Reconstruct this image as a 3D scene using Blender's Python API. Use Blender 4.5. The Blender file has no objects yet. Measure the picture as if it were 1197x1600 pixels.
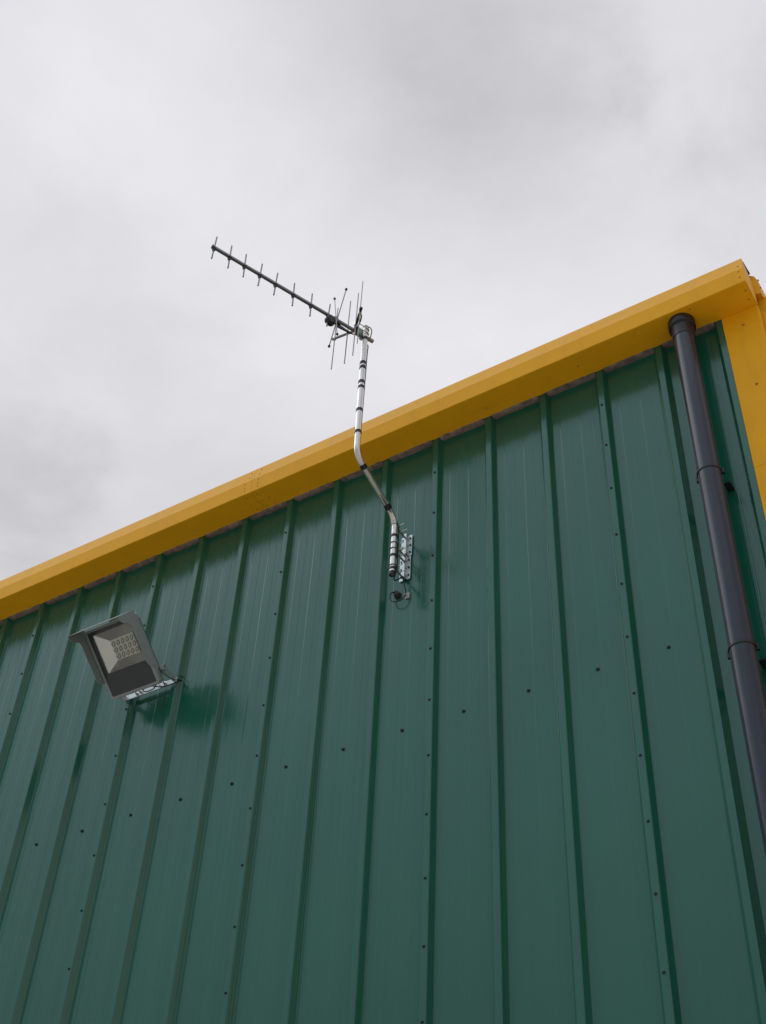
import bpy, bmesh, math, random
from mathutils import Vector, Matrix, noise

random.seed(7)
S = bpy.context.scene
COL = S.collection
ZO = 4.914                     # the wall's screw line stands this high above the yard
R_ = math.radians

# ------------------------------------------------------------------ camera
cd = bpy.data.cameras.new("camera")
cam = bpy.data.objects.new("camera", cd)
COL.objects.link(cam)
S.camera = cam
cd.sensor_fit = 'VERTICAL'
cd.sensor_height = 24.0
cd.lens = 24.0 * 1995.77 / 1600.0
cd.clip_start = 0.05
cd.clip_end = 5000
rx = Vector((0.84628595, 0.53087832, 0.04436561))
dn = Vector((-0.33722938, 0.5983268, -0.72682968))
fw = Vector((-0.41240325, 0.60014436, 0.68538333))
M = Matrix.Identity(4)
for i in range(3):
    M[i][0] = rx[i]; M[i][1] = -dn[i]; M[i][2] = -fw[i]
M[0][3], M[1][3], M[2][3] = 5.0726, -4.2547, -3.3645 + ZO
cam.matrix_world = M

# ------------------------------------------------------------------ render / colour
S.render.engine = 'CYCLES'
S.render.resolution_x = 766
S.render.resolution_y = 1024
S.view_settings.view_transform = 'Standard'
S.view_settings.look = 'None'
S.view_settings.exposure = 0.0
S.view_settings.gamma = 1.0
S.view_settings.use_curve_mapping = False

# ------------------------------------------------------------------ sun (veiled by cloud)
SUN_EL, SUN_AZ = 62.0, 262.0      # azimuth clockwise from +Y (north)
sd = bpy.data.lights.new("sun", 'SUN')
sd.energy = 0.75
sd.angle = R_(60)
sd.color = (1.0, 0.96, 0.9)
sun = bpy.data.objects.new("sun", sd)
COL.objects.link(sun)
dirv = Vector((math.sin(R_(SUN_AZ)) * math.cos(R_(SUN_EL)), math.cos(R_(SUN_AZ)) * math.cos(R_(SUN_EL)), math.sin(R_(SUN_EL))))
sun.rotation_euler = dirv.to_track_quat('Z', 'Y').to_euler()
sun.location = (-14, -3, 28)

# ------------------------------------------------------------------ world: sky behind an overcast deck
W = bpy.data.worlds.new("World")
S.world = W
W.use_nodes = True
nt = W.node_tree
nt.nodes.clear()
N = nt.nodes.new
L = nt.links.new


def wmath(op, a, b=None, c=None, clamp=False):
    n = N('ShaderNodeMath'); n.operation = op; n.use_clamp = clamp
    for i, v in enumerate((a, b, c)):
        if v is None: continue
        if isinstance(v, (int, float)): n.inputs[i].default_value = v
        else: L(v, n.inputs[i])
    return n.outputs[0]


def wmix(fac, a, b):
    n = N('ShaderNodeMix'); n.data_type = 'RGBA'
    if isinstance(fac, (int, float)): n.inputs[0].default_value = fac
    else: L(fac, n.inputs[0])
    for k, v in ((6, a), (7, b)):
        if isinstance(v, tuple): n.inputs[k].default_value = (*v, 1)
        else: L(v, n.inputs[k])
    return n.outputs[2]


tc = N('ShaderNodeTexCoord')
norm = N('ShaderNodeVectorMath'); norm.operation = 'NORMALIZE'
L(tc.outputs['Generated'], norm.inputs[0])
DIR = norm.outputs[0]
sep = N('ShaderNodeSeparateXYZ'); L(DIR, sep.inputs[0])
# flat cloud layer coordinate: direction divided by its height
zc = wmath('MAXIMUM', sep.outputs['Z'], 0.06)
cx = wmath('DIVIDE', sep.outputs['X'], zc)
cy = wmath('DIVIDE', sep.outputs['Y'], zc)
comb = N('ShaderNodeCombineXYZ'); L(cx, comb.inputs[0]); L(cy, comb.inputs[1])


def wnoise(scale, detail, rough, off, dist=0.0):
    mp = N('ShaderNodeMapping'); mp.inputs['Location'].default_value = off
    L(comb.outputs[0], mp.inputs[0])
    n = N('ShaderNodeTexNoise'); n.inputs['Scale'].default_value = scale
    n.inputs['Detail'].default_value = detail; n.inputs['Roughness'].default_value = rough
    n.inputs['Distortion'].default_value = dist
    L(mp.outputs[0], n.inputs['Vector'])
    return n.outputs['Fac']


def blob(d, r0, r1, wob=0.0):
    """1 inside angular radius r0 (degrees), falling smoothly to 0 at r1"""
    dt = N('ShaderNodeVectorMath'); dt.operation = 'DOT_PRODUCT'
    L(DIR, dt.inputs[0]); v = Vector(d).normalized(); dt.inputs[1].default_value = v
    ac = wmath('ARCCOSINE', dt.outputs['Value'])
    if wob: ac = wmath('ADD', ac, wmath('MULTIPLY', wmath('SUBTRACT', NW, 0.5), wob))
    mr = N('ShaderNodeMapRange'); mr.interpolation_type = 'SMOOTHSTEP'
    mr.inputs['From Min'].default_value = R_(r0); mr.inputs['From Max'].default_value = R_(r1)
    mr.inputs['To Min'].default_value = 1; mr.inputs['To Max'].default_value = 0
    L(ac, mr.inputs['Value'])
    return mr.outputs['Result']


NW = wnoise(3.2, 6, 0.6, (3.1, 1.7, 0), 0.3)
n1 = wnoise(1.3, 5, 0.55, (0.4, 5.2, 0), 0.4)
n2 = wnoise(4.0, 7, 0.60, (7.7, 2.2, 0), 0.2)
base = wmath('ADD', wmath('MULTIPLY', wmath('SUBTRACT', n1, 0.5), 0.22), wmath('MULTIPLY', wmath('SUBTRACT', n2, 0.5), 0.24))
val = wmath('ADD', base, 0.75)
for d, r0, r1, a in (
        ((-0.2569, 0.3533, 0.8996), 1, 14, -0.045),
        ((-0.16, 0.36, 0.90), 0, 12, -0.06),
        ((-0.1033, 0.5292, 0.8422), 0, 6.5, -0.14),
        ((-0.19, 0.465, 0.864), 0, 9, -0.08),
        ((-0.6285, 0.4317, 0.647), 0, 6, -0.14),
        ((-0.4598, 0.2305, 0.8576), 0, 10, 0.05),
        ((-0.3285, 0.5751, 0.7492), 0, 14, 0.06),
        ((-0.42, 0.36, 0.82), 0, 9, 0.045)):
    val = wmath('ADD', val, wmath('MULTIPLY', blob(d, r0, r1, 0.34), a))
# overcast: dimmer towards the horizon
hz = N('ShaderNodeMapRange'); hz.interpolation_type = 'SMOOTHSTEP'
hz.inputs['From Min'].default_value = 0.0; hz.inputs['From Max'].default_value = 0.72
hz.inputs['To Min'].default_value = 0.30; hz.inputs['To Max'].default_value = 1.0
L(sep.outputs['Z'], hz.inputs['Value'])
val = wmath('MULTIPLY', val, hz.outputs['Result'])
# unseen sky patches added for reflections: dark right, bright low right, bluer behind viewer
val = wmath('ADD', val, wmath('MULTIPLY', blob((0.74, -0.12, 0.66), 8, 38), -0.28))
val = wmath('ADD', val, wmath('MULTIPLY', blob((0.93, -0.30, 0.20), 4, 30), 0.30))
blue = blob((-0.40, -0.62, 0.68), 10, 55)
tint = N('ShaderNodeCombineColor')
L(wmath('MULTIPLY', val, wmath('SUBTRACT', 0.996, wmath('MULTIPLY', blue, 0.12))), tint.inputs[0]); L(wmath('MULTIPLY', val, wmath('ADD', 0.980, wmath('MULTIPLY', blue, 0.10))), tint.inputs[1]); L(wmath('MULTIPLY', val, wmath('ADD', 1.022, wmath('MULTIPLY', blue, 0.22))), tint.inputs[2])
sky = N('ShaderNodeTexSky'); sky.sky_type = 'NISHITA'; sky.sun_disc = False
sky.sun_elevation = R_(SUN_EL); sky.sun_rotation = R_(SUN_AZ)
bg1 = N('ShaderNodeBackground'); L(sky.outputs[0], bg1.inputs[0]); bg1.inputs[1].default_value = 0.08
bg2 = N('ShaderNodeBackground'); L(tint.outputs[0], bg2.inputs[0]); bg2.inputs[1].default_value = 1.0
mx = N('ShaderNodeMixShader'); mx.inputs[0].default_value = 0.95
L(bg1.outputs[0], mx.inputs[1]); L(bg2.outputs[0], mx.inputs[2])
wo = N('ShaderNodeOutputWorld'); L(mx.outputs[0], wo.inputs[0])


# ------------------------------------------------------------------ materials
def mat(name, color, rough=0.5, metal=0.0, ior=1.5, bump=None, vary=0.0, vscale=6.0, rvary=0.0, coat=0.0):
    """procedural: base colour with a little noise wear, roughness variation, optional stretched bump"""
    m = bpy.data.materials.new(name); m.use_nodes = True
    t = m.node_tree; b = t.nodes['Principled BSDF']
    b.inputs['Metallic'].default_value = metal
    b.inputs['IOR'].default_value = ior
    b.inputs['Coat Weight'].default_value = coat
    b.inputs['Coat Roughness'].default_value = 0.12
    tcn = t.nodes.new('ShaderNodeTexCoord')
    geo = t.nodes.new('ShaderNodeNewGeometry')
    n = t.nodes.new('ShaderNodeTexNoise'); n.inputs['Scale'].default_value = vscale; n.inputs['Detail'].default_value = 6
    t.links.new(geo.outputs['Position'], n.inputs['Vector'])
    mixn = t.nodes.new('ShaderNodeMix'); mixn.data_type = 'RGBA'
    mixn.inputs[6].default_value = (*[c * (1 - vary) for c in color], 1)
    mixn.inputs[7].default_value = (*[min(1, c * (1 + vary)) for c in color], 1)
    t.links.new(n.outputs['Fac'], mixn.inputs[0]); t.links.new(mixn.outputs[2], b.inputs['Base Color'])
    mr = t.nodes.new('ShaderNodeMapRange'); mr.inputs['To Min'].default_value = max(0.02, rough - rvary); mr.inputs['To Max'].default_value = rough + rvary
    t.links.new(n.outputs['Fac'], mr.inputs['Value']); t.links.new(mr.outputs['Result'], b.inputs['Roughness'])
    if bump:
        prev = None
        for (sc, st, dist, *dt) in bump:
            mp = t.nodes.new('ShaderNodeMapping'); mp.inputs['Scale'].default_value = sc
            t.links.new(geo.outputs['Position'], mp.inputs[0])
            bn = t.nodes.new('ShaderNodeTexNoise'); bn.inputs['Scale'].default_value = 1.0; bn.inputs['Detail'].default_value = dt[0] if dt else 3
            t.links.new(mp.outputs[0], bn.inputs['Vector'])
            bp = t.nodes.new('ShaderNodeBump'); bp.inputs['Strength'].default_value = st; bp.inputs['Distance'].default_value = dist
            t.links.new(bn.outputs['Fac'], bp.inputs['Height'])
            if prev: t.links.new(prev, bp.inputs['Normal'])
            prev = bp.outputs[0]
        t.links.new(prev, b.inputs['Normal'])
    return m


def cladding_material():
    m = mat('green_coated_steel', (0.009, 0.120, 0.074), rough=0.175, ior=1.63, vary=0.20, vscale=1.3, rvary=0.04,
            bump=[((120, 120, 0.35), 0.8, 0.0008), ((3.0, 3.0, 1.0), 0.10, 0.010, 0)])
    t = m.node_tree; b = t.nodes['Principled BSDF']
    src = b.inputs['Base Color'].links[0].from_socket
    # thin rain-washed grime, stretched down the sheet
    geo = t.nodes.new('ShaderNodeNewGeometry')
    mp = t.nodes.new('ShaderNodeMapping'); mp.inputs['Scale'].default_value = (26, 26, 0.8)
    t.links.new(geo.outputs['Position'], mp.inputs[0])
    n = t.nodes.new('ShaderNodeTexNoise'); n.inputs['Scale'].default_value = 1; n.inputs['Detail'].default_value = 5
    t.links.new(mp.outputs[0], n.inputs['Vector'])
    mr = t.nodes.new('ShaderNodeMapRange'); mr.inputs['From Min'].default_value = 0.45; mr.inputs['From Max'].default_value = 0.8
    mr.inputs['To Min'].default_value = 0; mr.inputs['To Max'].default_value = 0.22
    t.links.new(n.outputs['Fac'], mr.inputs['Value'])
    mx = t.nodes.new('ShaderNodeMix'); mx.data_type = 'RGBA'; mx.inputs[7].default_value = (0.045, 0.10, 0.085, 1)
    t.links.new(mr.outputs['Result'], mx.inputs[0]); t.links.new(src, mx.inputs[6]); t.links.new(mx.outputs[2], b.inputs['Base Color'])
    return m


MG = cladding_material()
YB = [((3, 3, 3), 0.3, 0.006), ((300, 300, 300), 0.15, 0.0003)]
MY = mat('yellow_coated_steel', (0.97, 0.465, 0.010), rough=0.5, ior=1.24, vary=0.10, vscale=5, rvary=0.06, bump=YB)


def grime(m, scale, lo, hi, amount, col):
    t = m.node_tree; b = t.nodes['Principled BSDF']; src = b.inputs['Base Color'].links[0].from_socket
    geo = t.nodes.new('ShaderNodeNewGeometry'); mp = t.nodes.new('ShaderNodeMapping'); mp.inputs['Scale'].default_value = scale
    t.links.new(geo.outputs['Position'], mp.inputs[0])
    n = t.nodes.new('ShaderNodeTexNoise'); n.inputs['Scale'].default_value = 1; n.inputs['Detail'].default_value = 8; n.inputs['Roughness'].default_value = 0.65
    t.links.new(mp.outputs[0], n.inputs['Vector'])
    mr = t.nodes.new('ShaderNodeMapRange'); mr.inputs['From Min'].default_value = lo; mr.inputs['From Max'].default_value = hi
    mr.inputs['To Min'].default_value = 0; mr.inputs['To Max'].default_value = amount
    t.links.new(n.outputs['Fac'], mr.inputs['Value'])
    mx = t.nodes.new('ShaderNodeMix'); mx.data_type = 'RGBA'; mx.inputs[7].default_value = (*col, 1)
    t.links.new(mr.outputs['Result'], mx.inputs[0]); t.links.new(src, mx.inputs[6]); t.links.new(mx.outputs[2], b.inputs['Base Color'])


grime(MY, (14, 14, 2.5), 0.50, 0.85, 0.22, (0.45, 0.22, 0.04))
grime(MY, (55, 55, 40), 0.62, 0.80, 0.14, (0.25, 0.16, 0.06))
MSCR = mat('dark_green_screw', (0.008, 0.03, 0.026), rough=0.35, vary=0.2, vscale=60)
MSCY = mat('rusty_yellow_screw', (0.45, 0.20, 0.02), rough=0.5, vary=0.5, vscale=80)
MFOAM = mat('weathered_foam', (0.24, 0.185, 0.16), rough=0.9, vary=0.75, vscale=24, bump=[((60, 60, 60), 0.8, 0.01)])
MPIPE = mat('grey_black_plastic', (0.020, 0.026, 0.046), rough=0.24, ior=1.5, vary=0.12, vscale=5, rvary=0.05, bump=[((4, 4, 2), 0.2, 0.004)])
grime(MPIPE, (30, 30, 1.2), 0.5, 0.8, 0.35, (0.10, 0.10, 0.11))
MBLK = mat('black_plastic', (0.012, 0.012, 0.014), rough=0.42, vary=0.25, vscale=40)
MTAPE = mat('black_tape', (0.018, 0.018, 0.02), rough=0.32, vary=0.3, vscale=70, bump=[((200, 200, 400), 0.4, 0.001)])
MPOLE = mat('polished_aluminium', (0.76, 0.74, 0.71), rough=0.30, metal=1.0, vary=0.10, vscale=25, rvary=0.08, bump=[((80, 80, 4), 0.3, 0.0006)])
MALU = mat('brushed_aluminium', (0.36, 0.36, 0.37), rough=0.45, metal=0.9, vary=0.12, vscale=30, rvary=0.08)
MBOOM = mat('boom_aluminium', (0.30, 0.30, 0.31), rough=0.38, metal=0.95, vary=0.12, vscale=30, rvary=0.08)
MGALV = mat('galvanised_steel', (0.62, 0.66, 0.67), rough=0.42, metal=0.85, vary=0.28, vscale=55, rvary=0.12)
MSTEEL = mat('dull_steel', (0.22, 0.24, 0.24), rough=0.45, metal=0.8, vary=0.2, vscale=60)
MZINC = mat('zinc_plated_bolt', (0.70, 0.70, 0.66), rough=0.28, metal=0.9, vary=0.2, vscale=80)
MLAMP = mat('grey_powder_coat', (0.30, 0.345, 0.34), rough=0.45, ior=1.5, vary=0.10, vscale=18, rvary=0.05, bump=[((400, 400, 400), 0.15, 0.0003)])
MLAMPB = mat('lamp_back_coat', (0.09, 0.098, 0.10), rough=0.5, vary=0.1, vscale=18)
MREF = mat('reflector_metal', (0.90, 0.99, 0.97), rough=0.22, metal=0.8, vary=0.05, vscale=12)
MLED = mat('led_board', (0.84, 0.90, 0.84), rough=0.5, vary=0.06, vscale=30)
MCHIP = mat('led_phosphor', (0.78, 0.80, 0.70), rough=0.3, vary=0.1, vscale=40)
MRING = mat('led_ring', (0.16, 0.16, 0.14), rough=0.4, vary=0.1, vscale=40)
MGLB = mat('black_glass_border', (0.045, 0.058, 0.066), rough=0.12, ior=1.5, vary=0.15, vscale=10)
MWHT = mat('white_plastic', (0.46, 0.48, 0.46), rough=0.5, vary=0.12, vscale=60)
MROOF = mat('roof_steel', (0.16, 0.17, 0.17), rough=0.5, vary=0.15, vscale=3)
MDARK = mat('rubber_and_lip_shade', (0.02, 0.022, 0.025), rough=0.7, vary=0.2, vscale=20)  # flap rubber, and the painted shade line along the gutter top


def glass_mat():
    m = bpy.data.materials.new('clear_lamp_glass'); m.use_nodes = True
    t = m.node_tree; t.nodes.clear()
    o = t.nodes.new('ShaderNodeOutputMaterial')
    tr = t.nodes.new('ShaderNodeBsdfTransparent'); tr.inputs[0].default_value = (0.975, 0.985, 0.975, 1)
    gl = t.nodes.new('ShaderNodeBsdfGlossy'); gl.inputs['Roughness'].default_value = 0.06
    nz = t.nodes.new('ShaderNodeTexNoise'); nz.inputs['Scale'].default_value = 40
    mr = t.nodes.new('ShaderNodeMapRange'); mr.inputs['To Min'].default_value = 0.03; mr.inputs['To Max'].default_value = 0.12
    t.links.new(nz.outputs['Fac'], mr.inputs['Value']); t.links.new(mr.outputs['Result'], gl.inputs['Roughness'])
    fr = t.nodes.new('ShaderNodeFresnel'); fr.inputs[0].default_value = 1.5
    mx = t.nodes.new('ShaderNodeMixShader')
    t.links.new(fr.outputs[0], mx.inputs[0]); t.links.new(tr.outputs[0], mx.inputs[1]); t.links.new(gl.outputs[0], mx.inputs[2])
    t.links.new(mx.outputs[0], o.inputs[0])
    return m


MGLASS = glass_mat()


# ------------------------------------------------------------------ geometry helpers (z given from the wall's screw line)
class MB:
    def __init__(self):
        self.v = []; self.f = []; self.s = []

    def add(self, vs, fs, smooth=False):
        o = len(self.v); self.v += [Vector(p) for p in vs]
        for f in fs: self.f.append([i + o for i in f]); self.s.append(smooth)
        return self

    def hexa(self, p):          # 8 corners: 0-3 one face ring, 4-7 the opposite
        return self.add(p, [(0, 3, 2, 1), (4, 5, 6, 7), (0, 1, 5, 4), (1, 2, 6, 5), (2, 3, 7, 6), (3, 0, 4, 7)])

    def box(self, c, h, ax=None):
        c = Vector(c); ax = ax or (Vector((1, 0, 0)), Vector((0, 1, 0)), Vector((0, 0, 1)))
        a, b, d = [Vector(ax[i]) * h[i] for i in range(3)]
        return self.hexa([c - a - b - d, c + a - b - d, c + a + b - d, c - a + b - d, c - a - b + d, c + a - b + d, c + a + b + d, c - a + b + d])

    def bb(self, lo, hi):
        lo, hi = Vector(lo), Vector(hi)
        return self.box((lo + hi) / 2, (hi - lo) / 2)

    def prism(self, poly, off, smooth=False):   # poly: 3-D points of one face, off: extrusion vector
        n = len(poly); off = Vector(off); a = [Vector(p) for p in poly]
        fs = [tuple(range(n - 1, -1, -1)), tuple(range(n, 2 * n))] + [(i, (i + 1) % n, n + (i + 1) % n, n + i) for i in range(n)]
        return self.add(a + [p + off for p in a], fs, smooth)

    def tube(self, path, r, seg=12, caps=True, closed=False, flat=None):
        P = [Vector(p) for p in path]; n = len(P)
        rs = r if isinstance(r, (list, tuple)) else [r] * n
        tang = []
        for i in range(n):
            if closed: t = P[(i + 1) % n] - P[i - 1]
            else: t = P[min(i + 1, n - 1)] - P[max(i - 1, 0)]
            tang.append(t.normalized())
        up = Vector((0, 0, 1)) if abs(tang[0].z) < 0.9 else Vector((0, 1, 0))
        x = tang[0].cross(up).normalized(); o = len(self.v)
        for i in range(n):
            x = (x - tang[i] * x.dot(tang[i])).normalized(); y = tang[i].cross(x)
            for k in range(seg):
                a = 2 * math.pi * k / seg
                self.v.append(P[i] + (x * math.cos(a) + y * math.sin(a)) * rs[i])
        m = n if closed else n - 1
        for i in range(m):
            j = (i + 1) % n
            for k in range(seg):
                k2 = (k + 1) % seg
                self.f.append([o + i * seg + k, o + i * seg + k2, o + j * seg + k2, o + j * seg + k]); self.s.append(seg > 6)
        if caps and not closed:
            self.f.append([o + k for k in range(seg - 1, -1, -1)]); self.s.append(False)
            self.f.append([o + (n - 1) * seg + k for k in range(seg)]); self.s.append(False)
        return self

    def cyl(self, a, b, r, seg=16): return self.tube([a, b], r, seg)

    def lathe(self, c, axis, prof, seg=20):     # prof: (distance along axis, radius)
        c, axis = Vector(c), Vector(axis).normalized()
        up = Vector((0, 0, 1)) if abs(axis.z) < 0.9 else Vector((1, 0, 0))
        x = axis.cross(up).normalized(); y = axis.cross(x); o = len(self.v); n = len(prof)
        for h, r in prof:
            for k in range(seg):
                a = 2 * math.pi * k / seg
                self.v.append(c + axis * h + (x * math.cos(a) + y * math.sin(a)) * max(r, 1e-5))
        for i in range(n - 1):
            for k in range(seg):
                k2 = (k + 1) % seg
                self.f.append([o + i * seg + k, o + i * seg + k2, o + (i + 1) * seg + k2, o + (i + 1) * seg + k]); self.s.append(True)
        self.f.append([o + k for k in range(seg)]); self.s.append(False)
        self.f.append([o + (n - 1) * seg + k for k in range(seg)]); self.s.append(False)
        return self

    def mesh(self, name, m, origin, bevel=0.0):
        me = bpy.data.meshes.new(name)
        og = Vector(origin)
        me.from_pydata([tuple(p - og) for p in self.v], [], self.f)
        bm = bmesh.new(); bm.from_mesh(me)
        bmesh.ops.recalc_face_normals(bm, faces=bm.faces)
        for f, s in zip(bm.faces, self.s): f.smooth = s
        if bevel:
            es = [e for e in bm.edges if len(e.link_faces) == 2 and e.calc_face_angle(0) > R_(35)]
            bmesh.ops.bevel(bm, geom=es, offset=bevel, segments=2, affect='EDGES', clamp_overlap=True)
        bm.to_mesh(me); bm.free()
        # sharp edges where the angle is large, so smooth tubes keep crisp rims
        flags = [p.use_smooth for p in me.polygons]
        if any(flags):
            me.set_sharp_from_angle(angle=R_(40))
            me.polygons.foreach_set('use_smooth', flags)
        me.materials.append(m)
        return me

    def part(self, name, m, parent, bevel=0.0):
        """a mesh of its own under its thing (or under another part); vertices are in wall coordinates"""
        wl = Vector((0, 0, 0)); p = parent
        while p is not None: wl += p.location; p = p.parent
        me = self.mesh(name, m, wl - Vector((0, 0, ZO)), bevel)
        o = bpy.data.objects.new(name, me); COL.objects.link(o); o.parent = parent
        return o


def thing(name, label, cat, loc, group=None):
    o = bpy.data.objects.new(name, None); COL.objects.link(o)
    o.location = (loc[0], loc[1], loc[2] + ZO); o.empty_display_size = 0.1
    o['label'] = label; o['category'] = cat
    if group: o['group'] = group
    return o


def single(mb, name, m, label, cat, loc, group=None, bevel=0.0):
    me = mb.mesh(name, m, loc, bevel)
    o = bpy.data.objects.new(name, me); COL.objects.link(o); o.location = (loc[0], loc[1], loc[2] + ZO)
    o['label'] = label; o['category'] = cat
    if group: o['group'] = group
    return o


def smooth_path(pts, n=6):
    """Catmull-Rom through the points"""
    P = [Vector(p) for p in pts]; out = []
    for i in range(len(P) - 1):
        p0, p1, p2, p3 = P[max(i - 1, 0)], P[i], P[i + 1], P[min(i + 2, len(P) - 1)]
        for k in range(n):
            t = k / n
            out.append(0.5 * ((2 * p1) + (p2 - p0) * t + (2 * p0 - 5 * p1 + 4 * p2 - p3) * t * t + (3 * p1 - p0 - 3 * p2 + p3) * t ** 3))
    out.append(P[-1]); return out


def fillet(pts, r, n=8):
    """polyline with each inner corner replaced by an arc-like curve"""
    P = [Vector(p) for p in pts]; out = [P[0]]
    for i in range(1, len(P) - 1):
        a = P[i] + (P[i - 1] - P[i]).normalized() * r; b = P[i] + (P[i + 1] - P[i]).normalized() * r
        for k in range(n + 1):
            t = k / n; out.append(a * (1 - t) ** 2 + P[i] * 2 * t * (1 - t) + b * t * t)
    out.append(P[-1]); return out


# ------------------------------------------------------------------ ground
GZ = -ZO
g = MB(); n = 40; gv = []; gf = []
g.add([(-1500, -1500, GZ), (1500, -1500, GZ), (1500, 1500, GZ), (-1500, 1500, GZ)], [(0, 1, 2, 3)])
mgd = mat('concrete_yard', (0.52, 0.455, 0.40), rough=0.85, vary=0.25, vscale=0.8, bump=[((30, 30, 30), 0.5, 0.01)])
og = bpy.data.objects.new('ground', g.mesh('ground', mgd, (0, 0, -ZO))); COL.objects.link(og); og['kind'] = 'structure'

# ------------------------------------------------------------------ the building
XE = 4.37            # right-hand corner of the building
XW = -13.0           # far left end
ZS = 1.865           # soffit level
RW, RF, RD = 0.0168, 0.0345, 0.034     # rib: half crown, half foot, depth
P3 = 1 / 3
bld = thing('warehouse', 'green metal clad warehouse with yellow gutter fascia and yellow corner trim', 'building', ((XE + XW) / 2, 6, GZ))


def rib(x, lift):
    c = 0.0022
    return [(x - RF - c, 0 - lift), (x - RF + c * .6, -0.0028 - lift), (x - RW - c * .6, -RD + 0.0028 - lift), (x - RW + c, -RD - lift),
            (x + RW - c, -RD - lift), (x + RW + c * .6, -RD + 0.0028 - lift), (x + RF - c * .6, -0.0028 - lift), (x + RF + c, 0 - lift)]


def pan(x, lift):
    """the flat between two ribs, with two shallow stiffeners; x is the crown to its left"""
    h = 0.0006; o = []
    for a, b in ((0.078, 0.135), (0.192, 0.249)):
        o += [(x + a - .0025, -lift), (x + a + .0025, -h - lift), (x + b - .0025, -h - lift), (x + b + .0025, -lift)]
    return o


def sheet(x0, nr, ztop, first_cut=False, last=None):
    """one profiled sheet from the crown at x0 over nr pans; laps over its left neighbour"""
    pts = []; tot = nr * P3
    lf = lambda x: 0.0016 * max(0.0, 1 - (x - x0) / tot)
    r0 = rib(x0, 0)[2:]
    pts += r0
    for k in range(nr):
        pts += pan(x0 + k * P3, 0)
        rr = rib(x0 + (k + 1) * P3, 0)
        pts += rr
    if last is not None: pts = [p for p in pts if p[0] <= last] + [(last, [p for p in pts if p[0] <= last][-1][1])]
    pts = [(x, y - lf(x)) for x, y in pts]
    m = MB(); nn = len(pts)
    z0, z1 = GZ + 0.15, ztop
    zs = [z0, z1]
    vs = []
    for z in zs:
        vs += [(x, y, z) for x, y in pts]
        vs += [(x, y + 0.0008, z) for x, y in pts]
    fs = []
    for i in range(nn - 1):
        fs.append((i, i + 1, 2 * nn + i + 1, 2 * nn + i))
        fs.append((nn + i, 3 * nn + i, 3 * nn + i + 1, nn + i + 1))
        fs.append((i, nn + i, nn + i + 1, i + 1)); fs.append((2 * nn + i, 2 * nn + i + 1, 3 * nn + i + 1, 3 * nn + i))
    fs.append((0, 2 * nn, 3 * nn, nn)); fs.append((nn - 1, 2 * nn - 1, 4 * nn - 1, 3 * nn - 1))
    return m.add(vs, fs)


def screw_mb(c, r, h, ax=(0, -1, 0), washer=1.35):
    m = MB(); c = Vector(c); ax = Vector(ax)
    m.lathe(c, ax, [(0.0, r * washer), (h * .25, r * washer), (h * .35, r * .95)], 14)
    m.lathe(c + ax * h * .34, ax, [(0, r * .9), (h * .55, r * .88), (h * .66, r * .6)], 6)
    return m


sheet_objs = []
xs = []
x = 3.5
starts = [3.5 - i for i in range(0, 17)]
for x0 in starts:
    if x0 == 3.5: mb = sheet(x0, 2, ZS + 0.06, last=None)
    else: mb = sheet(x0, 3, ZS + 0.06)
    o = mb.part('cladding_sheet', MG, bld)
    sheet_objs.append((x0, o))
    if x0 < -12: break
# the last cut sheet, tucked under the corner trim
corner = sheet(3.5 + 2 * P3, 1, ZS + 0.06, last=4.345).part('cladding_sheet', MG, bld)

# screws: a row of large ones across the flats on each rail, stitching screws down the lapped ribs
nscr = 0
for x0, o in sheet_objs:
    if x0 < -1.6: continue
    for k in range(0, 18):
        z = 1.60 - 0.3007 * k + random.uniform(-.003, .003)
        if z < -1.75: break
        px = x0 + random.uniform(-.002, .002)
        screw_mb((px, -RD - 0.0018, z), 0.0052, 0.007).part('screw', MSCR, o); nscr += 1
    for k in (0, 1, 2):
        xx = x0 + (k + .5) * P3
        if xx > 4.1: continue
        screw_mb((xx + random.uniform(-.003, .003), -0.0015, 0.0 + random.uniform(-.003, .003)), 0.0070, 0.009, washer=1.4).part('screw', MSCR, o); nscr += 1

# backing wall volume (structure behind the sheets), gable wall, roof
mb = MB(); mb.bb((XW, 0.05, GZ), (XE - 0.03, 0.25, ZS + 0.1)); mb.part('inner_wall', MLAMPB, bld)
mb = MB()
mb.prism([(XE - 0.03, 0.25, GZ), (XE - 0.03, 12.25, GZ), (XE - 0.03, 12.25, ZS + 0.15), (XE - 0.03, 6.25, ZS + 1.0), (XE - 0.03, 0.25, ZS + 0.15)], (-0.2, 0, 0))
mb.part('gable_wall', MG, bld)
mb = MB()
mb.prism([(XW, 0.25, GZ), (XW, 12.25, GZ), (XW, 12.25, ZS + 0.15), (XW, 6.25, ZS + 1.0), (XW, 0.25, ZS + 0.15)], (0.2, 0, 0))
mb.part('gable_wall', MG, bld)
mb = MB(); mb.bb((XW, 12.05, GZ), (XE - 0.03, 12.25, ZS + 0.1)); mb.part('rear_wall', MG, bld)
mb = MB()
mb.prism([(XW, -0.02, ZS + 0.115), (XW, 6.25, ZS + 1.03), (XW, 12.4, ZS + 0.10), (XW, 12.4, ZS + 0.15), (XW, 6.25, ZS + 1.08), (XW, -0.02, ZS + 0.165)], (XE - 0.02 - XW, 0, 0))
mb.part('roof', MROOF, bld)

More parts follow.
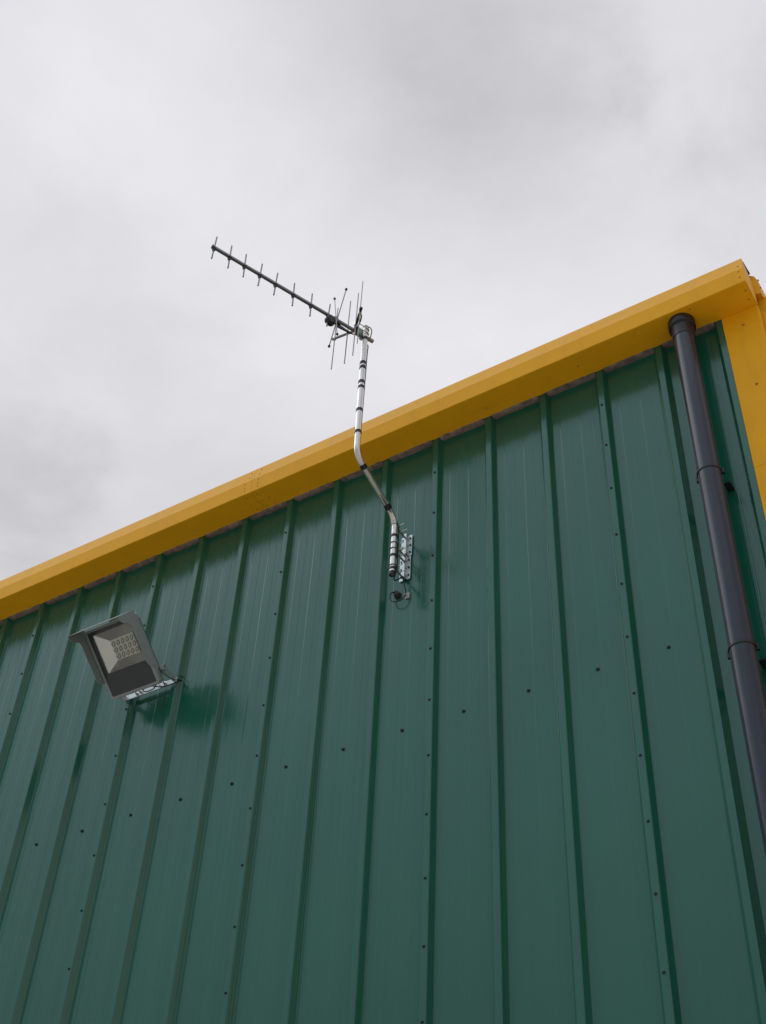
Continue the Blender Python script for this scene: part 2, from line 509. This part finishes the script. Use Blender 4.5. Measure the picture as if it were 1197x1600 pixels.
# boxed gutter fascia, in lengths that meet at a riveted joint
prof = [(-0.0375, ZS), (-0.204, ZS), (-0.2065, ZS + .0025), (-0.2065, ZS + 0.106), (-0.2045, ZS + 0.112), (-0.178, ZS + 0.219), (-0.174, ZS + 0.222), (-0.150, ZS + 0.222), (-0.150, ZS + 0.208), (-0.168, ZS + 0.208), (-0.192, ZS + 0.112), (-0.192, ZS + 0.014), (-0.05, ZS + 0.014), (-0.05, ZS + 0.17), (-0.0375, ZS + 0.17)]


def gutter_len(xa, xb, grow=0.0):
    m = MB(); cy_, cz_ = -0.12, ZS + 0.1
    pr = prof
    m.prism([(xa, y, z) for y, z in pr], (xb - xa, 0, 0)); return m


fascia = gutter_len(1.3345, XE).part('gutter_fascia', MY, bld)
fascia2 = gutter_len(-4.66, 1.3325).part('gutter_fascia', MY, bld)
fascia3 = gutter_len(XW, -4.662).part('gutter_fascia', MY, bld)
# stop end
ec = MB(); ec.prism([(XE, y, z) for y, z in ((-0.0375, ZS), (-0.2045, ZS + .001), (-0.2065, ZS + .004), (-0.2065, ZS + 0.106), (-0.2045, ZS + 0.112), (-0.178, ZS + 0.219), (-0.172, ZS + 0.222), (-0.12, ZS + 0.205), (-0.0375, ZS + 0.17))], (0.0025, 0, 0))
ec.part('gutter_end_cap', MY, fascia)
# rivets round the joint and at the stop end
rv = [(1.3335 + dx, dz) for dx in (-0.05, 0.045) for dz in (0.03, 0.055, 0.085)]
for x_, dz in rv:
    screw_mb((x_, -0.2065, ZS + dz), 0.003, 0.003).part('rivet', MSCY, fascia)
for x_ in (1.30, 1.375):
    for dz in (0.14, 0.19):
        y_ = -0.2045 + (dz - 0.112) * 0.2477
        screw_mb((x_, y_ - .0005, ZS + dz), 0.003, 0.003, ax=Vector((0, -0.97, 0.24))).part('rivet', MSCY, fascia)
for x_ in (1.27, 1.31, 1.36, 1.40):
    for y_ in (-0.175, -0.115, -0.065):
        screw_mb((x_ + random.uniform(-.01, .01), y_, ZS), 0.003, 0.003, ax=(0, 0, -1)).part('rivet', MSCY, fascia)
for y_, dz in ((-0.2065, 0.042), (-0.2065, 0.088), (-0.197, 0.142)):
    screw_mb((4.349, y_, ZS + dz), 0.0035, 0.003).part('rivet', MSCY, fascia)
for x_, y_ in ((4.351, -0.148), (4.345, -0.09), (4.07, -0.178), (3.42, -0.12), (2.86, -0.1)):
    screw_mb((x_, y_, ZS), 0.004, 0.003, ax=(0, 0, -1)).part('rivet', MSCY, fascia)
# dark strip above the yellow edge, standing in for the gutter lip's shadow
lip = MB(); lip.bb((XW, -0.172, ZS + 0.222), (XE - .006, -0.148, ZS + 0.2255)); lip.part('gutter_lip_shade', MDARK, fascia)

# foam filler squeezed out between the sheet and the fascia, one ragged strip
fm = MB()
k = 0
kk = 11
while 0.5 + kk * P3 - 3.0 * 0 > XW + 1:
    xa = 0.5 + (kk - 1) * P3 + RF * 0.7; xb = 0.5 + kk * P3 - RF * 0.7
    kk -= 1
    if xa < -4 or xb > 4.2: continue
    nseg = 46; rows = []
    for i in range(nseg + 1):
        xx = xa + (xb - xa) * i / nseg
        e = min(1, min(i, nseg - i) / 2.5)
        nz = noise.fractal(Vector((xx * 9, 3.3, 0)), 1.0, 2.0, 4)
        nz2 = noise.fractal(Vector((xx * 38, 8.3, 0)), 1.0, 2.0, 3)
        drop = max(0.0003, (0.0022 + 0.010 * nz + 0.006 * nz2)) * e
        ya = -0.042 + 0.003 * nz2
        rows.append([(xx, ya, ZS - 0.0006), (xx, ya + 0.004, ZS - drop * .8), (xx, -0.022, ZS - drop - 0.002), (xx, -0.009, ZS - drop * 0.9 - .001), (xx, 0.004, ZS - drop * .4), (xx, 0.004, ZS + 0.012), (xx, -0.036, ZS + 0.012)])
    o0 = len(fm.v)
    w = 7
    fm.add([p for r in rows for p in r], [(i * w + j, i * w + (j + 1) % w, (i + 1) * w + (j + 1) % w, (i + 1) * w + j) for i in range(nseg) for j in range(w)] + [tuple(range(w)), tuple(range(nseg * w, nseg * w + w))], True)
fm.part('foam_filler', MFOAM, bld)

# yellow corner trim, two lengths, wrapping the corner
XL = 4.183


def trim(za, zb, g=0.0):
    yo = -RD - 0.0045 - g
    pr = [(XL, yo + .006), (XL, yo), (XE - .002, yo), (XE, yo + .002), (XE + 0.0, 0.19), (XE - 0.0015, 0.19), (XE - 0.0015, yo + .0025), (XL + .0015, yo + .0018), (XL + .0015, yo + .006)]
    m = MB(); m.prism([(x_, y_, za) for x_, y_ in pr], (0, 0, zb - za)); return m


t1 = trim(0.795, ZS - 0.0015).part('corner_trim', MY, bld)
t2 = trim(-1.6, 0.7935).part('corner_trim', MY, bld)
t3 = trim(GZ + .1, -1.6015).part('corner_trim', MY, bld)
for x_, z_ in ((4.281, 1.757), (4.279, 1.312)):
    screw_mb((x_, -RD - 0.0045, z_), 0.0055, 0.006).part('screw', MSCY, t1)
for z_ in (0.86, 0.42, -0.05, -0.5): screw_mb((4.279, -RD - 0.0045, z_), 0.0055, 0.006).part('screw', MSCY, t2 if z_ < .79 else t1)

# verge box over the gable and the boxed gable trim below it
vb = MB()
vb.prism([(XE - .012, -0.030, ZS + 0.10), (XE + 0.030, -0.02, ZS + 0.095), (XE + 0.030, -0.02, ZS + 0.19), (XE + .018, -0.026, ZS + 0.235), (XE - .012, -0.030, ZS + 0.26)], (0, 6.27, 0.92))
vb.part('verge_trim', MY, bld)
vb = MB(); vb.bb((XE + 0.0015, 0.02, GZ + .1), (XE + 0.042, 0.12, ZS + 0.105)); vb.bb((XE - 0.03, 0.02, ZS - .002), (XE + 0.0013, 0.12, ZS + 0.11)); vb.part('gable_trim', MY, bld)
vb = MB(); vb.prism([(XE - .03, -0.145, ZS + 0.222), (XE + .002, -0.145, ZS + 0.226), (XE + .002, -0.03, ZS + 0.262), (XE - .03, -0.03, ZS + 0.245)], (0, 0.0, 0.008)); vb.part('verge_flap', MDARK, bld)
for z_, y_ in ((0.205, -0.028), (0.150, -0.022)):
    screw_mb((XE + .028, y_ + .012, ZS + z_), 0.005, 0.006, ax=(1, 0, 0)).part('screw', MSCR, bld)

# ------------------------------------------------------------------ downpipe
PX, PY = 4.000, -0.118
dp = thing('downpipe', 'dark grey round plastic downpipe fixed beside the yellow corner trim', 'downpipe', (PX, PY, GZ))
lean = lambda z: PX + 0.0035 * (1.6 - z) * 0.5
secs = [(ZS - 0.07, 0.775), (0.775, -0.215), (-0.215, -1.9), (-1.9, GZ + 0.15)]
for a, b in secs:
    MB().tube([(lean(a), PY, a - .004), (lean(b), PY, b + .004)], 0.0535, 40).part('pipe', MPIPE, dp)
sp = MB(); sp.lathe((lean(ZS), PY, ZS - 0.001), (0, 0, -1), [(0, 0.066), (0.004, 0.0685), (0.050, 0.0685), (0.054, 0.066), (0.056, 0.060), (0.075, 0.0572), (0.13, 0.0565), (0.132, 0.054)], 40)
sp.part('gutter_outlet', MBLK, dp)
for zc_ in (0.775, -0.215, -1.9):
    c = MB(); xx = lean(zc_)
    c.lathe((xx, PY, zc_ + 0.008), (0, 0, -1), [(0, 0.0545), (0.002, 0.0575), (0.011, 0.0575), (0.013, 0.0545)], 40)
    cl = c.part('pipe_collar', MBLK, dp)
    for sx in (-1, 1):
        c = MB(); c.bb((xx + sx * .060 - .006, PY, zc_ - .02), (xx + sx * .060 + .006, PY + 0.016, zc_ + .012)); c.part('clip_ear', MBLK, dp, bevel=0.0015)
    c = MB(); c.bb((xx - .02, PY + 0.054, zc_ - .02), (xx + .02, -0.001, zc_ + .01)); c.part('wall_clip', MBLK, dp, bevel=0.0015)
    c = MB(); c.bb((xx + 0.040, -0.062, zc_ - 0.040), (xx + 0.070, -0.004, zc_ - 0.029)); c.part('clip_foot', MBLK, dp, bevel=0.0015)

# ------------------------------------------------------------------ floodlight
T = R_(50)
U = Vector((1, 0, 0)); V = Vector((0, -math.sin(T), math.cos(T))); O = Vector((0, -math.cos(T), -math.sin(T)))
L0 = Vector((0.485, -0.14, 0.701))
FW, FH = 0.348, 0.408


def lp(u, v, o): return L0 + U * u + V * v + O * o


fl = thing('floodlight', 'grey square floodlight with hooded visor bolted to the green wall', 'floodlight', (0.66, -0.034, 0.70))


def rrect(u0, u1, v0, v1, r, o, n=5):
    pts = []
    for cu, cv, a0 in ((u1 - r, v1 - r, 0), (u0 + r, v1 - r, 90), (u0 + r, v0 + r, 180), (u1 - r, v0 + r, 270)):
        for k in range(n + 1):
            a = R_(a0 + 90 * k / n); pts.append(lp(cu + r * math.cos(a), cv + r * math.sin(a), o))
    return pts


def ring(m, A, B, smooth=False):
    n_ = len(A); m.add(A + B, [(i, (i + 1) % n_, n_ + (i + 1) % n_, n_ + i) for i in range(n_)], smooth)


# bezel: rounded outer wall, front face, inner lip round the glass
bz = MB()
outer_f = rrect(0, FW, 0, FH, .016, 0); outer_m = rrect(-.002, FW + .002, -.002, FH + .002, .018, -.004); outer_b = rrect(-.002, FW + .002, -.002, FH + .002, .018, -.045)
inn_f = rrect(.015, FW - .015, .0145, FH - .0125, .008, 0); inn_b = rrect(.015, FW - .015, .0145, FH - .0125, .008, -.010)
bk = rrect(.03, FW - .03, .03, FH - .03, .018, -.095); bk2 = rrect(.012, FW - .012, .012, FH - .012, .018, -.055)
ring(bz, inn_f, outer_f); ring(bz, outer_f, outer_m); ring(bz, outer_m, outer_b); ring(bz, inn_b, inn_f); ring(bz, outer_b, bk2)
bz.part('housing', MLAMP, fl)
hb = MB(); ring(hb, bk2, bk); n_ = len(bk); hb.add(bk, [tuple(range(n_))])
for i in range(11):
    u_ = .045 + i * (FW - .09) / 10
    hb.box(lp(u_, FH * .52, -.10), (0.0018, FH * .40, .014), (U, V, O))
hb.part('heat_sink', MLAMPB, fl)
# glass: black printed border, clear window
gb = MB()
W0, W1, V0, V1 = .0455, FW - .022, .145, .374
go = rrect(.0155, FW - .0155, .015, FH - .013, .008, -.003); gi = rrect(W0, W1, V0, V1, .002, -.003)
gob = rrect(.0155, FW - .0155, .015, FH - .013, .008, -.0085); gib = rrect(W0, W1, V0, V1, .002, -.0085)
ring(gb, gi, go); ring(gb, go, gob); ring(gb, gob, gib); ring(gb, gib, gi)
gb.part('glass_border', MGLB, fl)
gw = MB(); gw.box(lp((W0 + W1) / 2, (V0 + V1) / 2, -.0055), ((W1 - W0) / 2 - .0004, (V1 - V0) / 2 - .0004, .002), (U, V, O)); gw.part('glass_window', MGLASS, fl)
# reflector bowl
B0, B1, C0, C1, DEP = .104, .292, .195, .313, -.052
rf = MB()
A = [lp(W0, V0, -.0095), lp(W1, V0, -.0095), lp(W1, V1, -.0095), lp(W0, V1, -.0095)]
B = [lp(B0, C0, DEP), lp(B1, C0, DEP), lp(B1, C1, DEP), lp(B0, C1, DEP)]
rf.add(A + B, [(0, 1, 5, 4), (1, 2, 6, 5), (2, 3, 7, 6), (3, 0, 4, 7)])
A2 = [p - O * .002 for p in A]; B2 = [p - O * .002 for p in B]
rf.add(A2 + B2, [(0, 4, 5, 1), (1, 5, 6, 2), (2, 6, 7, 3), (3, 7, 4, 0)])
rf.part('reflector', MREF, fl)
lb = MB(); lb.box(lp(FW / 2, (C0 + C1) / 2, DEP - .001), ((B1 - B0) / 2, (C1 - C0) / 2, .0012), (U, V, O)); led = lb.part('led_board', MLED, fl)
for r_ in range(3):
    for c_ in range(5):
        cu = B0 + .0175 + c_ * .0327 + (0.002 * r_); cv = C1 - .025 - r_ * .0365
        q = MB()
        pth = [lp(cu + .0085 * math.cos(a) + .003 * math.sin(a), cv + .0125 * math.sin(a), DEP + .002) for a in [2 * math.pi * k / 20 for k in range(20)]]
        q.tube(pth, .0021, 8, closed=True)
        ch = q.part('led_ring', MRING, led)
        q = MB(); q.lathe(lp(cu, cv, DEP + .0003), O, [(0, .0078), (.003, .0070), (.0052, .0042), (.006, .001)], 16); q.part('led_chip', MCHIP, led)
q = MB()
for r_ in range(3):
    for sgn in (0, 1):
        cv = C1 - .025 - r_ * .0365
        q.box(lp(B0 + .004 + sgn * (B1 - B0 - .008), cv, DEP + .001), (.003, .0045, .001), (U, V, O))
q.part('circuit_trace', MRING, led)
# hood: top plate and two shaped cheeks
hp = [(-.02, FH + .016), (.132, FH + .016), (.133, FH - .002), (.118, .388), (.098, .3775), (.072, .374), (.058, .366), (.052, .350), (.050, .150), (.046, .128), (.034, .112), (.012, .104), (-.02, .097)]
th = .0022


def cheek(u_):
    m = MB(); m.prism([lp(u_, v_, o_) for o_, v_ in hp], U * th); return m


hd = MB()
hd.box(lp(FW / 2, FH + .017, .056), (FW / 2 + .0085, .0012, .0765), (U, V, O))
hd.v += []
for m_ in (cheek(-.0085), cheek(FW + .0062)):
    o_ = len(hd.v); hd.v += m_.v; hd.f += [[i + o_ for i in f] for f in m_.f]; hd.s += m_.s
hd.part('visor_hood', MLAMP, fl)
# bright cut edge along the hood's front
hl = MB(); hl.box(lp(FW / 2, FH + .017, .1335), (FW / 2 + .0085, .0016, .0010), (U, V, O)); hl.part('hood_lip', MALU, fl)
# bracket: bar on the wall, two arms up to the pivots
br = MB()
br.bb((0.478, -0.0385, 0.762), (0.858, -0.0345, 0.796))
KZ, KY = 0.783, -0.163
for xa in (0.4735, 0.8455):
    br.prism([(xa, -0.0385, 0.760), (xa, -0.0385, 0.798), (xa, -0.150, 0.802), (xa, -0.172, 0.797), (xa, -0.180, 0.783), (xa, -0.172, 0.769), (xa, -0.150, 0.764)], (0.004, 0, 0))
br.part('bracket', MGALV, fl)
for sx, xa in ((-1, 0.4735), (1, 0.8495)):
    kn = MB()
    kn.lathe((xa, KY, KZ), (sx, 0, 0), [(0, .011), (.004, .011), (.0042, .019), (.022, .020), (.024, .0175), (.022, .008), (.014, .0075)], 28)
    kn.part('pivot_knob', MLAMP, fl)
    kn = MB(); kn.cyl((xa - sx * .016, KY, KZ), (xa, KY, KZ), .012, 20); kn.part('pivot_boss', MLAMPB, fl)
for xx, zz, rr in ((0.567, .779, .0085), (0.592, .785, .007), (0.770, .782, .0095), (0.745, .770, .007)):
    bt = MB(); bt.lathe((xx, -.0385, zz), (0, -1, 0), [(0, rr * 1.5), (.0018, rr * 1.5), (.002, rr)], 20); bt.lathe((xx, -.0402, zz), (0, -1, 0), [(0, rr), (.007, rr), (.0085, rr * .7)], 6)
    bt.lathe((xx, -.048, zz), (0, -1, 0), [(0, rr * .45), (.012, rr * .45)], 10)
    bt.part('bolt', MZINC, fl)
# its supply cable
cb = MB()
cb.tube(smooth_path([(0.800, -0.150, 0.775), (0.815, -0.150, 0.745), (0.790, -0.120, 0.728), (0.740, -0.085, 0.735), (0.700, -0.065, 0.745), (0.655, -0.060, 0.752), (0.632, -0.062, 0.768), (0.650, -0.066, 0.782), (0.700, -0.060, 0.775), (0.760, -0.056, 0.752), (0.82, -0.050, 0.750), (0.862, -0.046, 0.756), (0.864, -0.040, 0.772), (0.864, -0.020, 0.785), (0.864, 0.01, 0.79)], 8), .0032, 10)
single(cb, 'lamp_cable', MBLK, 'thin black cable looping under the floodlight bracket', 'cable', (0.8, -.12, .74))
cb = MB()
cb.tube(smooth_path([(0.842, -0.168, 0.772), (0.852, -0.150, 0.752), (0.862, -0.10, 0.750), (0.868, -0.055, 0.762), (0.868, -0.040, 0.80), (0.868, 0.006, 0.815)], 8), .0022, 8)
single(cb, 'earth_wire', MBLK, 'thin dark wire from the floodlight pivot knob back to the wall', 'wire', (0.86, -.1, .76))

# ------------------------------------------------------------------ mast
XP = 2.331
YL, YU = -0.148, -0.5455
mast = thing('antenna_mast', 'silver cranked mast pole wrapped with black tape bands, rising past the yellow fascia', 'mast', (XP, YL, 0.845))
RM = 0.0163
cpath = fillet([(XP, YL, 0.852), (XP, YL, 1.238), (XP, YU + .008, 1.372), (XP, YU, 1.70), (XP, YU - .006, 2.408)], 0.0725, 12)
MB().tube(cpath, RM, 28).part('pole', MPOLE, mast)
cap = MB(); cap.lathe((XP, YU - .006, 2.396), (0, 0, 1), [(0, RM + .0012), (.014, RM + .0012), (.021, RM * .8), (.023, RM * .3)], 24); cap.part('top_cap', MWHT, mast)
cap = MB(); cap.lathe((XP, YL, 0.868), (0, 0, -1), [(0, RM + .0014), (.02, RM + .0014), (.024, RM * .82), (.012, RM * .75)], 24); cap.part('bottom_cap', MBLK, mast)


def along(z, lo=False):
    """point and tangent of the mast at height z"""
    for a, b in zip(cpath, cpath[1:]):
        if a.z <= z <= b.z and b.z > a.z:
            t = (z - a.z) / (b.z - a.z); return a.lerp(b, t), (b - a).normalized()
    return cpath[-1], Vector((0, 0, 1))


def band(c, t, h, r, m=MTAPE):
    b_ = MB(); rr = r + random.uniform(0, .0008)
    b_.lathe(Vector(c) - t * h / 2, t, [(0, RM + .0002), (.0006, rr), (h * .5, rr + .0004), (h - .0006, rr), (h, RM + .0002)], 24)
    return b_.part('tape_band', m, mast)


for z_, h_ in ((2.303, .020), (2.092, .020), (2.054, .020), (1.933, .018), (1.891, .018), (1.708, .018), (1.541, .018), (1.112, .015), (0.975, .015), (0.888, .014)):
    p, t = along(z_); band(p, t, h_, RM + .0024)
for y_, h_ in ((-.470, .028), (-.226, .032)):
    bst = min(zip(cpath, cpath[1:]), key=lambda ab: abs((ab[0].y + ab[1].y) / 2 - y_) if 1.1 < ab[0].z < 1.6 else 9)
    a, b = bst; t = (y_ - a.y) / (b.y - a.y) if abs(b.y - a.y) > 1e-6 else 0
    band(a.lerp(b, t), (b - a).normalized(), h_, RM + .0024)

# ------------------------------------------------------------------ yagi antenna
BZ = 2.364
FR = Vector((1.947, -1.464, BZ)); BD = Vector((0.3754, 0.9269, 0)).normalized(); LT = Vector((0.9269, -0.3754, 0)).normalized()
ant = thing('yagi_antenna', 'long silver yagi antenna with short upright rods, pointing left from the mast top', 'antenna', (XP, YU - .006, BZ))
BL_ = -0.0145


def ap(s, l=0.0, z=0.0): return FR + BD * s + LT * (BL_ + l) + Vector((0, 0, z))


bmx = MB()
bmx.box(ap(0.5225), (0.5225, .0082, .0082), (BD, LT, Vector((0, 0, 1))))
bmx.part('boom', MBOOM, ant, bevel=.0015)
bc = MB(); bc.box(ap(-.004), (.004, .0098, .0098), (BD, LT, Vector((0, 0, 1)))); bc.part('boom_cap', MBLK, ant, bevel=.002)
bc = MB(); bc.lathe(ap(1.03), BD, [(0, .0125), (.03, .0128), (.034, .009)], 18); bc.part('boom_cap', MALU, ant)
for s_ in (.008, .106, .2004, .300, .4014, .518, .636, .7537):
    tz = random.uniform(-.004, .004)
    ln = 0.099
    MB().cyl(ap(s_, 0, -ln) + BD * tz, ap(s_, 0, ln) - BD * tz, .0047, 12).part('director_rod', MALU, ant)
    h = MB()
    h.prism([ap(s_ - .013, -.008, -.0085), ap(s_ + .013, -.008, -.0085), ap(s_ + .005, -.008, -.032), ap(s_ - .005, -.008, -.032)], LT * .016)
    h.box(ap(s_, 0, -.008), (.010, .0100, .005), (BD, LT, Vector((0, 0, 1))))
    h.part('rod_clip', MBLK, ant, bevel=.002)
# feed box and crossed dipole
SD = 0.797
fb = MB(); fb.lathe(ap(SD - .030, .004, -.044) - LT * .018, LT, [(0, .026), (.004, .031), (.026, .032), (.034, .031), (.038, .026)], 28)
fb.box(ap(SD + .010, 0, -.020), (.028, .012, .014), (BD, LT, Vector((0, 0, 1))))
fb.box(ap(SD + .006, 0, .004), (.012, .012, .012), (BD, LT, Vector((0, 0, 1))))
fbo = fb.part('feed_box', MBLK, ant, bevel=.003)
fb = MB(); fb.prism([ap(SD + .02, -.005, -.022), ap(SD + .115, -.003, -.042), ap(SD + .115, -.003, -.048), ap(SD + .02, -.005, -.056)], LT * .009); fb.part('feed_arm', MBLK, ant, bevel=.002)
for l0, z0, l1, z1, so, r in ((.0688, .19, -.054, -.197, .006, .0032), (-.032, .199, .042, -.195, -.006, .0026)):
    c0 = ap(SD + so, 0.0145 + l0, z0); c1 = ap(SD + so, 0.0145 + l1, z1)
    d_ = MB().cyl(c0, c1, r, 12).part('dipole_rod', MALU, ant)
    for c in (c0, c1):
        k_ = MB(); dd = (c - (c0 + c1) / 2).normalized()
        k_.lathe(c - dd * .006, dd, [(0, .004), (.002, .0070), (.009, .0078), (.014, .006), (.016, .002)], 14); k_.part('rod_tip', MBLK, d_)
# V-shaped reflector frame with four long rods
vx = ap(.932, 0.0, -.004)
for l_, s_, name in ((-.118, .872, 'a'), (.150, .872, 'b')):
    e = ap(s_, l_, -.004)
    arm = MB().cyl(vx, e, .0078, 14).part('reflector_arm', MBOOM if l_ < 0 else MBLK, ant)
    dd = (e - vx).normalized()
    MB().lathe(e - dd * .004, dd, [(0, .009), (.012, .0098), (.016, .007)], 14).part('arm_cap', MBLK if l_ > 0 else MALU, arm)
for s_, l_, zt, zb, r in ((.874, -.113, .275, -.275, .0033), (.906, -.030, .282, -.280, .0036), (.910, .045, .282, -.278, .0033), (.881, .130, .282, -.278, .0028)):
    c = ap(s_, l_, 0)
    MB().cyl(c + Vector((0, 0, zt)), c + Vector((0, 0, zb)), r, 12).part('reflector_rod', MALU, ant)
    MB().box(c + Vector((0, 0, -.003)), (.008, .008, .012), (BD, LT, Vector((0, 0, 1)))).part('rod_clip', MZINC, ant, bevel=.001)
# clamp onto the mast
cm = MB()
cm.box(ap(.965, .006, -.002), (.026, .015, .022), (BD, LT, Vector((0, 0, 1))))
cm.box(ap(.985, .004, .0), (.010, .02, .030), (BD, LT, Vector((0, 0, 1))))
cm.part('mast_clamp', MLAMP, ant, bevel=.002)
for dz in (-.018, .018):
    q = MB(); mc = Vector((XP, YU - .006, BZ + dz)); rr = RM + .003
    q.tube([mc + BD * (rr * math.cos(a)) + LT * (rr * math.sin(a)) for a in [R_(-110 + 220 * k / 20) for k in range(21)]] , .003, 8)
    q.part('u_bolt', MZINC, ant)
    for a in (-1, 1):
        q = MB(); q.cyl(mc + LT * a * rr * .95, mc + LT * a * rr * .95 - BD * .055, .003, 8); q.part('u_bolt', MZINC, ant)

# coax: from the feed box under the boom, over the mast top and down the mast
wp = [ap(SD + .10, 0, -.045), ap(.925, .004, -.042), ap(.962, .02, -.044), Vector((XP - .022, YU + .012, BZ - .045)), Vector((XP - .020, YU + .012, BZ - .06)), Vector((XP + .004, YU + .0215, BZ - .09))]
down = [Vector((XP + .006, YU + .0195, z_)) for z_ in (2.2, 2.0, 1.8, 1.6, 1.5)]
cx = MB(); cx.tube(smooth_path(wp + down + [Vector((XP + .006, YU + .022, 1.44)), Vector((XP + .006, YU + .062, 1.375)), Vector((XP + .006, -.40, 1.325 - .006)), Vector((XP + .006, -.26, 1.262)), Vector((XP + .008, YL - .004 + .012, 1.215)), Vector((XP + .013, YL + .019, 1.16)), Vector((XP + .014, YL + .019, 1.0)), Vector((XP + .014, YL + .019, 0.90)), Vector((XP + .010, YL + .004, 0.835)), Vector((XP + .004, YL + .02, 0.826)), Vector((XP + .012, -.10, 0.855)), Vector((XP + .008, -.06, 0.90)), Vector((XP - .008, -.03, 0.90)), Vector((2.330, -.024, .86)), Vector((2.334, -.022, .815)), Vector((2.322, -.028, .785)), Vector((2.296, -.034, .772)), Vector((2.262, -.034, .785)), Vector((2.246, -.032, .815)), Vector((2.250, -.030, .845)), Vector((2.268, -.022, .853)), Vector((2.276, -.008, .845))], 8), .0034, 10)
single(cx, 'coax_cable', MBLK, 'black coax cable taped down the silver mast and looping under the wall brackets', 'cable', (XP, -.15, .85))
cx = MB(); cx.tube(smooth_path([Vector((XP - .012, YU - .012, BZ + .028)), Vector((XP + .005, YU - .01, BZ + .042)), Vector((XP + .024, YU - .0, BZ + .036)), Vector((XP + .036, YU + .004, BZ + .005)), Vector((XP + .034, YU + .004, BZ - .025)), Vector((XP + .02, YU + .012, BZ - .04)), Vector((XP - .005, YU - .017, BZ - .058))], 8), .0030, 8)
single(cx, 'cable_tie', MBLK, 'black cable tie tail curling around the top of the silver mast', 'cable tie', (XP, YU, BZ))
cx = MB(); cx.tube(smooth_path([ap(.90, .115, .005), ap(.915, .088, -.004), ap(.932, .03, -.012), ap(.94, .012, -.03)], 6), .0045, 8)
cx.part('arm_sleeve', MBLK, ant)

# ------------------------------------------------------------------ two wall brackets holding the mast
def wall_bracket(zlo, zhi, clamps, xoff, label):
    t = thing('mast_bracket', label, 'bracket', (XP, -.005, zlo), 'galvanised mast brackets on the wall')
    x0, x1 = 2.286 + xoff, 2.352 + xoff
    zm = (zlo + zhi) / 2
    pl = MB()
    y0 = -0.010
    pl.bb((x0, y0, zlo), (2.312 + xoff, y0 + .004, zhi)); pl.bb((2.3335 + xoff, y0, zlo), (x1, y0 + .004, zhi))
    pl.prism([(2.312 + xoff, y0, zlo), (2.312 + xoff, y0 + .004, zlo), (2.3165 + xoff, -.030, zlo), (2.3285 + xoff, -.030, zlo), (2.3335 + xoff, y0 + .004, zlo), (2.3335 + xoff, y0, zlo), (2.330 + xoff, -.034, zlo), (2.315 + xoff, -.034, zlo)], (0, 0, zhi - zlo))
    po = pl.part('back_plate', MGALV, t)
    n_ = 3
    for i in range(n_):
        zz = zlo + (zhi - zlo) * (i + .5) / n_
        for xx in (2.342 + xoff, 2.2965 + xoff):
            h = MB(); h.lathe((xx, y0, zz), (0, -1, 0), [(0, .0062), (.0012, .0062), (.0014, .0044)], 14); h.lathe((xx, y0 - .0012, zz), (0, -1, 0), [(0, .0044), (.005, .0042), (.0058, .003)], 6)
            h.part('bolt', MSCR, po)
    for zc in clamps:
        a = MB()
        a.box((XP - .002, -.080, zc), (.0016, .050, .0065))
        a.part('arm', MSTEEL, t)
        j = MB(); rr = RM + .0022
        j.tube([(XP + rr * math.cos(q), YL + rr * math.sin(q), zc) for q in [2 * math.pi * k / 24 for k in range(24)]], .0024, 8, closed=True)
        j.part('u_bolt', MSTEEL, t)
        j = MB(); j.box((XP, YL + RM + .005, zc), (.015, .003, .011)); j.part('jaw', MSTEEL, t)
        for yy, dz in ((YL + .024, .010), (-.092, -.004)):
            b_ = MB(); c = Vector((XP + .004, yy, zc + dz))
            b_.cyl(c - Vector((.012, 0, 0)), c + Vector((.040, 0, .005)), .0030, 8)
            b_.part('bolt', MZINC, t)
            b_ = MB(); b_.lathe(c + Vector((.004, 0, 0)), (1, 0, 0), [(0, .0062), (.006, .0062)], 6); b_.part('nut', MZINC, t)
    return t


wall_bracket(1.082, 1.226, (1.190, 1.062), 0.002, 'galvanised bracket holding the silver mast, the upper of the pair')
wall_bracket(0.922, 1.078, (1.022, 0.908), -.002, 'galvanised bracket holding the silver mast, the lower of the pair with cable below')

# cable entry gland and white cable clip on the wall
gl = MB()
gl.lathe((2.277, -.0005, 0.838), (0.0, -1, -0.15), [(0, .021), (.004, .021), (.007, .018), (.016, .016), (.020, .010), (.028, .007)], 20)
gl.lathe((2.262, -.0005, 0.862), (0, -1, 0), [(0, .016), (.008, .014), (.012, .006)], 16)
single(gl, 'cable_gland', MBLK, 'round black rubber cable gland in the green wall beneath the mast', 'cable gland', (2.277, 0, .838))
cl = MB(); cl.bb((2.322, -.010, .796), (2.349, -.001, .832)); cl.bb((2.326, -.026, .808), (2.336, -.009, .817))
single(cl, 'cable_clip', MWHT, 'small white cable clip on the wall below the lower bracket', 'cable clip', (2.335, 0, .81), bevel=.0015)
